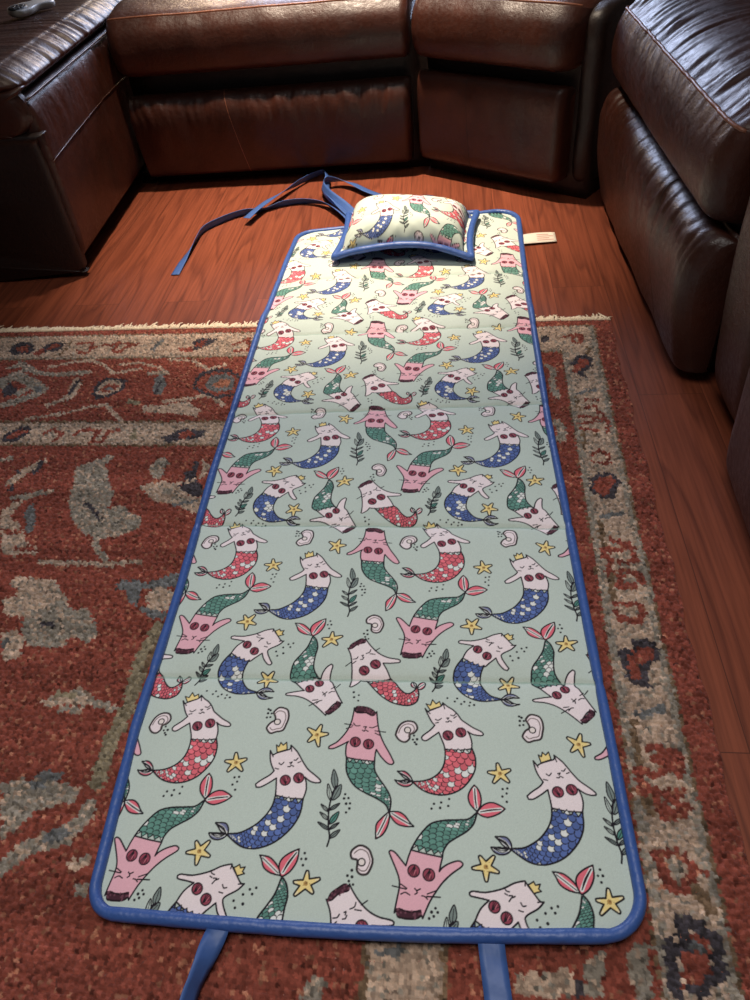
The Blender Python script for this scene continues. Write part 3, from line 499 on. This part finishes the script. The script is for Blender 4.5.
def build_mat():
    root = empty('nap_mat', (-.13, 1.1, 0), 'quilted pale green nap mat printed with cat mermaids, edged in blue satin binding', 'mat')
    org = np.array([-.13, 1.1, 0])
    tv = [0.]
    while tv[-1] < 1: tv.append(tv[-1]+(.00078+.0011*tv[-1])/1.85)
    t = np.array(tv); t = t/t[-1]; t = np.unique(np.concatenate([t, np.linspace(0, .03, 40)**1.0])); s = np.linspace(0, 1, 800)
    Sg, Tg = np.meshgrid(s, t); X, Y = mat_xy(Sg, Tg); Z = mat_z(X, Y, Sg)
    dedge = np.minimum(Tg, 1-Tg)*2.03; Z -= .003*np.exp(-dedge/.02)
    u, v = print_uv(X, Y); col = tile_at(u, v)
    # sewn quilting thread
    sy = [a*(1-Sg)+b*Sg for a, b in SEAMS]; d = np.min([np.abs(Y-q) for q in sy], axis=0)
    th = (d < .0019)[..., None]; col = np.where(th, np.array(srgb(142, 172, 158))*.45+col*.55, col)
    col = col*(1+np.random.default_rng(2).normal(0, .035, X.shape))[..., None]
    P = np.dstack([X*K, Y*K, Z])-org
    low = .0013+.0088/(1+np.exp((Y-1.755)/.012))
    link('quilted_cover', grid_mesh('quilted_cover', P, np.clip(col, 0, 1), low), M_PRINT, root)
    # binding: a soft tube round the whole edge
    ss = np.linspace(0, 1, 60); tt = np.linspace(0, 1, 330); tt = np.concatenate([np.linspace(0, .031, 14)[:-1]**1.6/.031**.6, np.linspace(.031, .969, 300), 1-(np.linspace(0, .031, 14)[:-1]**1.6/.031**.6)[::-1]])
    path = [(a, 0.) for a in ss[:-1]]+[(1., b) for b in tt[:-1]]+[(a, 1.) for a in ss[::-1][:-1]]+[(0., b) for b in tt[::-1][:-1]]
    q = np.array(path); X, Y = mat_xy(q[:, 0], q[:, 1]); st = 1/(1+np.exp((Y-1.735)/.012)); pts = []; sc = []
    for i in range(len(q)):
        x_, y_ = X[i]*K, Y[i]*K
        if pts and math.hypot(pts[-1][0]+org[0]-x_, pts[-1][1]+org[1]-y_) < .002: continue
        k = 1+.10*noise.noise((x_*18, y_*18, 0))
        if 0 < q[i, 1] < 1:
            dm = min(abs(Y[i]-b) for b in SEAMS.mean(1)); k *= 1-.22*math.exp(-(dm/.008)**2)
        z = .0104+.0091*st[i]+.0008*noise.noise((x_*9, y_*9, 4))
        pts.append((x_-org[0], y_-org[1], z)); sc.append(k*(1.02 if q[i, 1] == 0 else .92))
    V, F = sweep(pts, ring(.0078, .0084, 12), True, sc); link('edge_binding', mesh('edge_binding', V, F), M_SATIN, root)
    # ribbons
    def ribbon(name, P, wd, rolls, label=None, th=.0012, n=10):
        q = spline(np.array(P)*[K, K, 1], n); rl = np.interp(np.linspace(0, 1, len(q)), np.linspace(0, 1, len(rolls)), rolls)
        prof = [(-wd/2, -th/2), (-wd/4, -th*.4), (0, -th*.3), (wd/4, -th*.4), (wd/2, -th/2), (wd/2, th/2), (wd/4, th*.6), (0, th*.7), (-wd/4, th*.6), (-wd/2, th/2)]
        V, F = sweep([Vector(a)-Vector(org) for a in q], prof, roll=list(rl)); return tag(link(name, mesh(name, V, F), M_TAPE, root), label)
    ribbon('tie_strap', [(-.296, .248, .0205), (-.298, .232, .0215), (-.303, .214, .0222), (-.308, .194, .0232), (-.3125, .176, .0235), (-.316, .155, .0232), (-.320, .10, .0210), (-.322, .03, .018)], .025, [0., .05, .5, .95, 1.15, 1.1, .7, .3])
    ribbon('tie_strap', [(.042, .250, .0195), (.044, .228, .0195), (.047, .200, .0180), (.050, .170, .0150), (.053, .110, .0145), (.056, .03, .0145)], .029, [-.05, .1, -.12, .1, .1])
    ribbon('tie_strap', [(-.859, 2.021, .0025), (-.857, 2.106, .004), (-.847, 2.225, .011), (-.837, 2.322, .012), (-.783, 2.395, .012), (-.722, 2.445, .011), (-.654, 2.470, .008), (-.588, 2.504, .011), (-.516, 2.513, .011), (-.44, 2.478, .014), (-.375, 2.392, .018), (-.33, 2.312, .0200), (-.31, 2.28, .0200)], .024, [0., .2, 1.1, 1.3, 1.3, 1.2, .7, 1.2, 1.1, .8, .5, .1, 0.])
    ribbon('tie_strap', [(-.694, 2.363, .0225), (-.674, 2.426, .0235), (-.644, 2.498, .0235), (-.608, 2.581, .019), (-.565, 2.667, .016), (-.518, 2.737, .015), (-.472, 2.755, .018), (-.452, 2.689, .022), (-.448, 2.614, .022), (-.43, 2.53, .024), (-.395, 2.45, .026), (-.345, 2.36, .023), (-.31, 2.31, .0200), (-.29, 2.27, .0200)], .024, [0., .1, .1, .5, 1.1, 1.2, .9, .9, .7, .5, .5, .2, 0., 0.])
    ribbon('carry_loop', [(-.275, 2.27, .0200), (-.30, 2.31, .0200), (-.36, 2.405, .028), (-.42, 2.49, .034), (-.455, 2.575, .034), (-.448, 2.640, .030), (-.402, 2.655, .022), (-.355, 2.629, .018), (-.299, 2.570, .014), (-.246, 2.525, .012), (-.191, 2.482, .012), (-.15, 2.455, .012), (-.105, 2.475, .012), (-.06, 2.478, .012), (-.01, 2.44, .012), (.02, 2.36, .017), (.02, 2.31, .0200), (.02, 2.27, .0200)], .030, [0., .1, .6, 1.1, 1.2, 1.1, .6, .3, .2, .2, .5, 1.0, 1.1, .9, .4, .1, 0., 0.])
    # care label at the right edge
    V = []; F = []
    nx, ny = 10, 6
    def tagpt(i, j, dz): 
        a, b = i/(nx-1), j/(ny-1); return ((.216+.105*a)*K-org[0], (2.115+.062*b+.012*a)*K-org[1], .0075-.002*a+.003*math.sin(a*3)*b+dz)
    me = grid_mesh('care_label', np.array([[tagpt(i, j, 0) for i in range(nx)] for j in range(ny)]))
    lb = link('care_label', me, M_TAG, root); so = lb.modifiers.new('thick', 'SOLIDIFY'); so.thickness = .0006; tag(lb, 'small white sewn care label')
    for row in range(4):
        a0, a1 = .45, .92-.12*(row % 2); b = .2+.18*row; ia = np.linspace(a0, a1, 8); pp = []
        for bb in (b, b+.05): pp.append([((.216+.105*a)*K-org[0], (2.115+.062*bb+.012*a)*K-org[1], .0083-.002*a+.003*math.sin(a*3)*bb) for a in ia])
        link('label_line', grid_mesh('label_line', np.array(pp)), M_TAGINK, lb)
build_mat()
# ------------------------------------------------------------------ the pillow
def build_pillow():
    org = Vector((-.135*K, 2.12*K, 0)); root = empty('travel_pillow', org, 'small plump pillow in mermaid print with blue piping on the mat\'s far end', 'pillow')
    c = [np.array(q) for q in ((-.352, 2.012), (.060, 1.984), (.085, 2.285), (-.338, 2.328))]
    n, m = 300, 220; u = np.linspace(-1, 1, n); v = np.linspace(-1, 1, m); Ug, Vg = np.meshgrid(u, v)
    def outline(U, V):
        # sides bow inward between the corners
        a, b = (U+1)/2, (V+1)/2; P = ((1-a)*(1-b))[..., None]*c[0]+(a*(1-b))[..., None]*c[1]+(a*b)[..., None]*c[2]+((1-a)*b)[..., None]*c[3]
        P[..., 0] += -.012*U*(1-V**2)*np.abs(U); P[..., 1] += -.016*V*(1-U**2)*np.abs(V); return P
    def height(U, V):
        f_ = .89; a = np.clip(1-np.abs(U/f_)**4.5, 0, 1); b = np.clip(1-np.abs(V/.93)**2.6, 0, 1)
        return .093*(a**.42)*(b**.50)*(1-.05*U-.03*U*U)
    def lift(U, V): return .0345+.030*np.clip((-V-.45)/.55, 0, 1)*(1-U**2)+.002*np.sin(U*5)*np.clip(-V, 0, 1)
    P = outline(Ug, Vg); h = height(Ug, Vg); wr = fbm(P[..., 0]*1.6, P[..., 1]*1.6, 21)*.0022
    wr += .0035*np.sin(np.arctan2(Vg, Ug)*22+fbm(P[..., 0], P[..., 1], 3))*np.exp(-((np.maximum(np.abs(Ug), np.abs(Vg))-.86)/.09)**2)
    Z = lift(Ug, Vg)+h+wr*np.clip(h/.02, 0, 1)
    # print: arc length over the bulge, about the same size as on the mat
    dv = np.diff(Z, axis=0)/K; dy = np.diff(P[..., 1], axis=0); sv = np.vstack([np.zeros((1, n)), np.cumsum(np.hypot(dv*.9, dy), axis=0)])
    U0 = (P[..., 0]+.190)*1.12/.3845+.24; V0 = sv*1.05/.3845+PV0
    col = tile_at(U0, V0)
    W = np.dstack([P*K, Z]); W -= np.array(org)
    under = W.copy(); under[..., 2] = np.minimum(lift(Ug, Vg)-.004, Z)
    top = link('pillow_cover', grid_mesh('pillow_cover', W, col), M_PRINT, root)
    link('pillow_back', grid_mesh('pillow_back', under[:, ::-1], np.full(col.shape, .0)+np.array(srgb(48, 72, 130))), M_PRINT, root)
    b = [(q, -1.) for q in np.linspace(-1, 1, 60)[:-1]]+[(1., q) for q in np.linspace(-1, 1, 50)[:-1]]+[(q, 1.) for q in np.linspace(1, -1, 60)[:-1]]+[(-1., q) for q in np.linspace(1, -1, 50)[:-1]]
    b = np.array(b)*.995; O = outline(b[:, 0], b[:, 1]); Lz = lift(b[:, 0], b[:, 1])
    pts = [(O[i, 0]*K-org.x, O[i, 1]*K-org.y, Lz[i]-.0005+.001*noise.noise((O[i, 0]*14, O[i, 1]*14, 2))) for i in range(len(b))]
    V, F = sweep(pts, ring(.0095, .0085, 12), True, [1+.15*noise.noise((q[0]*30, q[1]*30, 0)) for q in pts]); link('pillow_piping', mesh('pillow_piping', V, F), M_SATIN, root)
PV0 = .60
build_pillow()
# ------------------------------------------------------------------ leather sofa sections
def slab(prof, L, rend=(.05, .05), nl=60, wr=None, np_=8):
    """Upholstered roll: closed profile [(out, z)] (out = towards the front) swept over length L along +x; front is -y.
    Ends round back by rend."""
    q = spline(prof, np_, True); xs = np.unique(np.concatenate([np.linspace(0, L, nl), np.linspace(0, rend[0], 9) if rend[0] else [0], L-np.linspace(0, rend[1], 9) if rend[1] else [L]]))
    cz = q[:, 1].mean(); V = []; F = []; m = len(q); dmin = q[:, 0].min(); zlo, zhi = q[:, 1].min(), q[:, 1].max()
    for x in xs:
        e = 0
        for dist, rr in ((x, rend[0]), (L-x, rend[1])):
            if rr and dist < rr: e = max(e, rr-math.sqrt(max(rr*rr-(rr-dist)**2, 0)))
        for d, z in q:
            dd = d-e if d > dmin+e else dmin; hz = (zhi-zlo)/2; k = max(0, 1-.45*e/hz) if hz > 0 else 1
            P = Vector((x, -dd, cz+(z-cz)*k))
            if wr and d > dmin+.02: P += wr(x, d, z)
            V.append(P)
    n = len(xs)
    for i in range(n-1):
        for j in range(m): F.append((i*m+j, (i+1)*m+j, (i+1)*m+(j+1) % m, i*m+(j+1) % m))
    F += [tuple(range(m)), tuple((n-1)*m+j for j in range(m))[::-1]]
    return mesh('slab', V, F)
def wrinkle(amp, fx, fz, seed, pleat=0, pz=None):
    def g(x, d, z):
        h = noise.noise((x*fx, z*fz+d*fz, seed))*amp+noise.noise((x*fx*3, z*fz*2, d*fz*2+seed+3))*amp*.45
        if pleat and pz is not None: h += pleat*math.exp(-((z-pz)/.05)**2)*(noise.noise((x*34+2*noise.noise((x*6, z*9, seed)), z*4, seed+9))+.6*noise.noise((x*85+3*noise.noise((x*9, z*9, seed+2)), z*5, seed+5)))
        return Vector((0, -h, h*.5))
    return g
def tube_line(pts, rr, mat, parent, name='piping', label=None, n=8):
    V, F = sweep(pts, ring(rr, rr, n)); return tag(link(name, mesh(name, V, F), mat, parent), label)
def section(name, A, B, label, prof_c, prof_f, base_h, rend_c=(.05, .05), rend_f=(.035, .035), seams=(), wc=None, wf=None, pipe=True, ext=(0, 0), extf=(0, 0), pmat=None, depth=.62, bext=0, smat=None):
    """A, B: the two ends of the front line (seen from the front, left to right), layout units."""
    A = Vector((A[0]*K, A[1]*K, 0)); B = Vector((B[0]*K, B[1]*K, 0)); L = (B-A).length; rz = math.atan2(B.y-A.y, B.x-A.x)
    root = empty(name, A, label, 'sofa section', None, rz)
    # base body behind the panels, with its recessed foot
    b = [(-depth, .0), (-.064, .0), (-.062, .03), (-.06, .06), (-.06, base_h-.03), (-.07, base_h), (-.12, base_h+.004), (-depth, base_h+.004)]
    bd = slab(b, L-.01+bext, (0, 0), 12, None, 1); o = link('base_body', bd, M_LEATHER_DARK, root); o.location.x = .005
    if prof_c:
        cs = link('seat_cushion', slab(prof_c, L+ext[0]+ext[1]-.006, rend_c, 220, wc), M_LEATHER, root); cs.location.x = -ext[0]+.003
        if pipe:
            ed = max(range(len(prof_c)), key=lambda i: prof_c[i][0]*.3+prof_c[i][1]) if not isinstance(pipe, tuple) else None
            d, z = pipe if isinstance(pipe, tuple) else prof_c[ed]
            pts = []
            LL = L+ext[0]+ext[1]-.006
            for k in range(121):
                x = rend_c[0]*.25+(LL-(rend_c[0]+rend_c[1])*.25)*k/120; e = 0
                for dist, rr in ((x, rend_c[0]), (LL-x, rend_c[1])):
                    if rr and dist < rr: e = max(e, rr-math.sqrt(max(rr*rr-(rr-dist)**2, 0)))
                pt = Vector((x, -(d-e), z-e*.35))
                if wc: pt += wc(x, d, z)
                pts.append(pt)
            tube_line(pts, .0036, pmat or M_WELT, cs, 'piping', 'paler tan piping along the cushion edge')
    if prof_f:
        fr = link('footrest_panel', slab(prof_f, L+extf[0]+extf[1]-.012, rend_f, 180, wf), M_LEATHER, root); fr.location.x = .006-extf[0]
        for x0, x1 in seams:
            q = spline(prof_f, 8, True); q = q[(q[:, 0] > min(max(q[:, 0])-.045, 0))]; q = q[np.argsort(q[:, 1])]; pts = []
            for d, z in q:
                t = (z-q[0, 1])/(q[-1, 1]-q[0, 1]); x = x0*(1-t)+x1*t; pt = Vector((x, -(d-.0008), z))
                if wf: pt += wf(x, d, z)
                pts.append(pt)
            tube_line(pts, .0013, smat or M_WELT, fr, 'seam_stitching')
    return root
def cush(zb, zt, bulge=.02, depth=.6):
    h = zt-zb
    return [(-depth, zb+.02), (-.10, zb), (-.03, zb), (bulge*.4, zb+h*.12), (bulge, zb+h*.42), (bulge*.8, zb+h*.75), (.0, zt-.006), (-.012, zt), (-.06, zt+.012), (-.2, zt+.026), (-.42, zt+.022), (-depth, zt+.004), (-depth-.01, (zb+zt)/2)]
def foot(zb, zt, bulge=.02):
    h = zt-zb
    return [(-.055, zb+.02), (-.03, zb), (-.006, zb+.004), (.006, zb+h*.12), (bulge*.8, zb+h*.45), (bulge, zb+h*.75), (bulge*.55, zb+h*.93), (-.012, zt), (-.04, zt-.008), (-.055, zt-.03)]
# back section, facing the camera
BS = section('sofa_section', (-1.150, 2.735), (-.128, 2.742), 'brown leather recliner sofa section in the middle of the back row, behind the ribbons', cush(.338, .498, .03), foot(.036, .288, .03), .42,
        rend_c=(.05, .03), rend_f=(.004, .03), seams=((.355, .318), ), wc=wrinkle(.006, 5, 6, 1), wf=wrinkle(.008, 6, 5, 4, .004, .25), bext=.0522, ext=(.012, 0))
rl = link('light_leak_block', slab([(-.6, .003), (-.09, .003), (-.085, .006), (-.085, .036), (-.09, .040), (-.6, .040), (-.602, .02)], .046, (0, 0), 6), M_LEATHER_DARK, BS); rl.location.x = -.048  # unseen block added to stop light leaking through the gap beside the left section
# angled corner section
wd = section('sofa_section', (-.120, 2.742), (.372, 2.403), 'brown leather corner wedge of the sofa, set at an angle behind the pillow', cush(.338, .498, .03), foot(.050, .308, .012), .42,
        rend_c=(.03, .08), rend_f=(.02, .03), seams=((.20, .185), ), wc=wrinkle(.005, 5, 6, 11), wf=wrinkle(.005, 6, 5, 14), extf=(0, -.02), bext=.045, smat=M_LEATHER_DARK)
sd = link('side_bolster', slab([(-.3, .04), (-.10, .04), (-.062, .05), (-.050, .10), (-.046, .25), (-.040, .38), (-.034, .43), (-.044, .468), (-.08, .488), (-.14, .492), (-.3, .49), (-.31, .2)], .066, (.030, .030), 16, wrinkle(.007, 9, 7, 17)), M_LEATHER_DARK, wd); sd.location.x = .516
# right section, facing left across the mat
cr = [(-.6, .345), (-.10, .325), (-.03, .325), (.006, .345), (.02, .395), (.016, .445), (.0, .486), (-.010, .492), (-.05, .522), (-.10, .542), (-.16, .553), (-.30, .556), (-.6, .545), (-.61, .43)]
RS = section('sofa_section', (.480, 2.405), (.503, 1.372), 'brown leather recliner section with armrest along the right side, bluish sheen on its seat', cr, foot(.022, .318, .030), .42,
        rend_c=(.05, .05), rend_f=(.035, .05), seams=((.72, .65), ), wc=wrinkle(.004, 5, 5, 21, .008, .525), wf=wrinkle(.006, 5, 5, 24, .006, .29), ext=(.03, -.02), pipe=(-.003, .4895), bext=-.05, smat=M_LEATHER_DARK)
# left section, facing right; its near end faces the camera
LS = section('sofa_section', (-1.145, 2.045), (-1.2085, 3.25), 'brown leather sofa section at the left edge, a remote lying on its padded top', None, foot(.052, .458, .014), .49,
        rend_f=(.02, .02), wf=wrinkle(.005, 6, 5, 34, .006, .40), extf=(0, .05))
LL = 1.2065*K
pad = [(-.60, .480), (-.08, .466), (-.022, .470), (.000, .478), (.004, .489), (-.014, .505), (-.045, .522), (-.09, .531), (-.3, .533), (-.60, .530), (-.61, .50)]
pc = slab(pad, LL+.02, (.07, .02), 220, wrinkle(.003, 6, 6, 41, .007, .505)); o = link('seat_cushion', pc, M_LEATHER, LS); o.location.x = -.022
# draped front flap of the pad at the near end, the plain side panel beneath it
fl = slab([(-.60, .375), (-.10, .372), (-.04, .376), (-.012, .395), (-.006, .43), (-.012, .468), (-.05, .488), (-.60, .49), (-.605, .43)], .046, (.034, .0), 16, wrinkle(.008, 9, 14, 51, .006, .44)); o = link('end_flap', fl, M_LEATHER, LS); o.location.x = -.016
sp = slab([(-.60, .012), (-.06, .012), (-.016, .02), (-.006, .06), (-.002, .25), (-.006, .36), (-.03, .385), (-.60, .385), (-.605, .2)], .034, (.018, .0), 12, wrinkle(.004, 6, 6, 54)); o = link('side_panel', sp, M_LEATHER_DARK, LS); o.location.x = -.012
tube_line([(-.005+.004*math.sin(k*.9), -(-.58+.565*k/30),   .374+.004*math.sin(k*.7)) for k in range(31)], .0028, M_WELT, LS, 'piping', 'tan piping where the padded end folds over')
tube_line([Vector((x, -(.0155+wrinkle(.005, 6, 5, 34)(x, .01, .31)[1]*-1), .312+.018*math.sin(x*3))) for x in np.linspace(.004, LL, 40)], .0014, M_LEATHER, LS, 'seam_stitching')
tube_line([Vector((x, -.004, .456)) for x in np.linspace(.01, LL, 40)], .0028, M_LEATHER, LS, 'piping')
# padded arm at the near end of the right section and the next seat beyond it
def bare(name, A, B, label, parts, rz=None):
    A = Vector((A[0]*K, A[1]*K, 0)); B = Vector((B[0]*K, B[1]*K, 0)); L = (B-A).length; root = empty(name, A, label, 'sofa section', None, math.atan2(B.y-A.y, B.x-A.x))
    for nm, prof, rend, wr, mt in parts: link(nm, slab(prof, L, rend, 50, wr), mt, root)
    return root
arm = [(-.6, .012), (-.14, .012), (-.06, .018), (-.015, .09), (.005, .30), (.01, .48), (.03, .56), (.02, .63), (-.04, .665), (-.2, .675), (-.6, .67), (-.605, .3)]
ar = link('armrest', slab(arm, .195, (.03, .05), 60, wrinkle(.005, 5, 4, 61)), M_LEATHER, RS); ar.location = (.956, .030, 0)
sf = [(-.6, .02), (-.10, .012), (-.035, .014), (.0, .04), (.012, .14), (.014, .26), (.0, .34), (-.05, .37), (-.2, .375), (-.6, .37), (-.605, .2)]
bare('sofa_section', (.525, 1.125), (.512, .62), 'dark brown leather seat front bulging into the right edge, nearest the camera', [('footrest_panel', sf, (.07, .07), wrinkle(.005, 5, 4, 71), M_LEATHER), ('seat_cushion', [(a-.01, b) for a, b in cush(.385, .515, .02)], (.05, .05), wrinkle(.004, 5, 4, 75), M_LEATHER)])
# remote control lying on the left section
def build_remote():
    ax = (Vector((-1.334*K, 2.800*K, 0))-Vector((-1.401*K, 2.623*K, 0))); root = empty('remote_control', (-1.368*K, 2.712*K, .5395), 'silver remote with a black oval keypad lying on the brown leather left section', 'remote', None, math.atan2(ax.y, ax.x)); root.rotation_euler = (math.radians(13), 0, root.rotation_euler.z); L = .172
    def loft(name, k, zs, mat, parent, x0=0., x1=1.):
        xs = np.linspace(x0, x1, 26); ring_ = 24; V = []; F = []
        prof = []
        for t in xs:
            wd = .027*(1-.32*math.sin(math.pi*min(max((t-.30)/.55, 0), 1))**2); e = min(t, 1-t)*L; rr = .024
            if e < rr: wd *= math.sqrt(max(1-((rr-e)/rr)**2, .0))*.9+.1*(e/rr)
            prof.append((t*L-L/2, wd*k))
        n = len(prof)
        for lvl, (z, inset) in enumerate(zs):
            for x, wd in prof: V.append((x*(1-inset*.3), (wd*(1-inset)), z))
            for x, wd in prof[::-1]: V.append((x*(1-inset*.3), -(wd*(1-inset)), z))
        m = 2*n
        for q in range(len(zs)-1):
            for j in range(m): F.append((q*m+j, q*m+(j+1) % m, (q+1)*m+(j+1) % m, (q+1)*m+j))
        F += [tuple(range(m))[::-1], tuple((len(zs)-1)*m+j for j in range(m))]
        return link(name, mesh(name, V, F), mat, parent)
    loft('body', 1., [(.002, .25), (.006, .02), (.012, 0), (.018, .06), (.021, .22)], M_SILVER, root)
    V = []; F = []; n = 28
    for z, k in ((.0195, 1), (.0222, .96), (.0226, .6)):
        for i in range(n): V.append((-.052+.034*k*math.cos(2*math.pi*i/n), .018*k*math.sin(2*math.pi*i/n), z))
    for q in range(2):
        for i in range(n): F.append((q*n+i, q*n+(i+1) % n, (q+1)*n+(i+1) % n, (q+1)*n+i))
    F.append(tuple(2*n+i for i in range(n))); kp = link('keypad', mesh('keypad', V, F), M_BLACK, root)
    for bx, by in ((-.070, 0), (-.058, .007), (-.058, -.007), (-.046, .007), (-.046, -.007), (-.034, 0)):
        V = []; F = []
        for z, k in ((.0222, 1), (.0242, .9), (.0246, .5)):
            for i in range(12): V.append((bx+.0045*k*math.cos(i*math.pi/6), by+.0035*k*math.sin(i*math.pi/6), z))
        for q in range(2):
            for i in range(12): F.append((q*12+i, q*12+(i+1) % 12, (q+1)*12+(i+1) % 12, (q+1)*12+i))
        F.append(tuple(24+i for i in range(12))); link('button', mesh('button', V, F), M_GREY, kp)
build_remote()
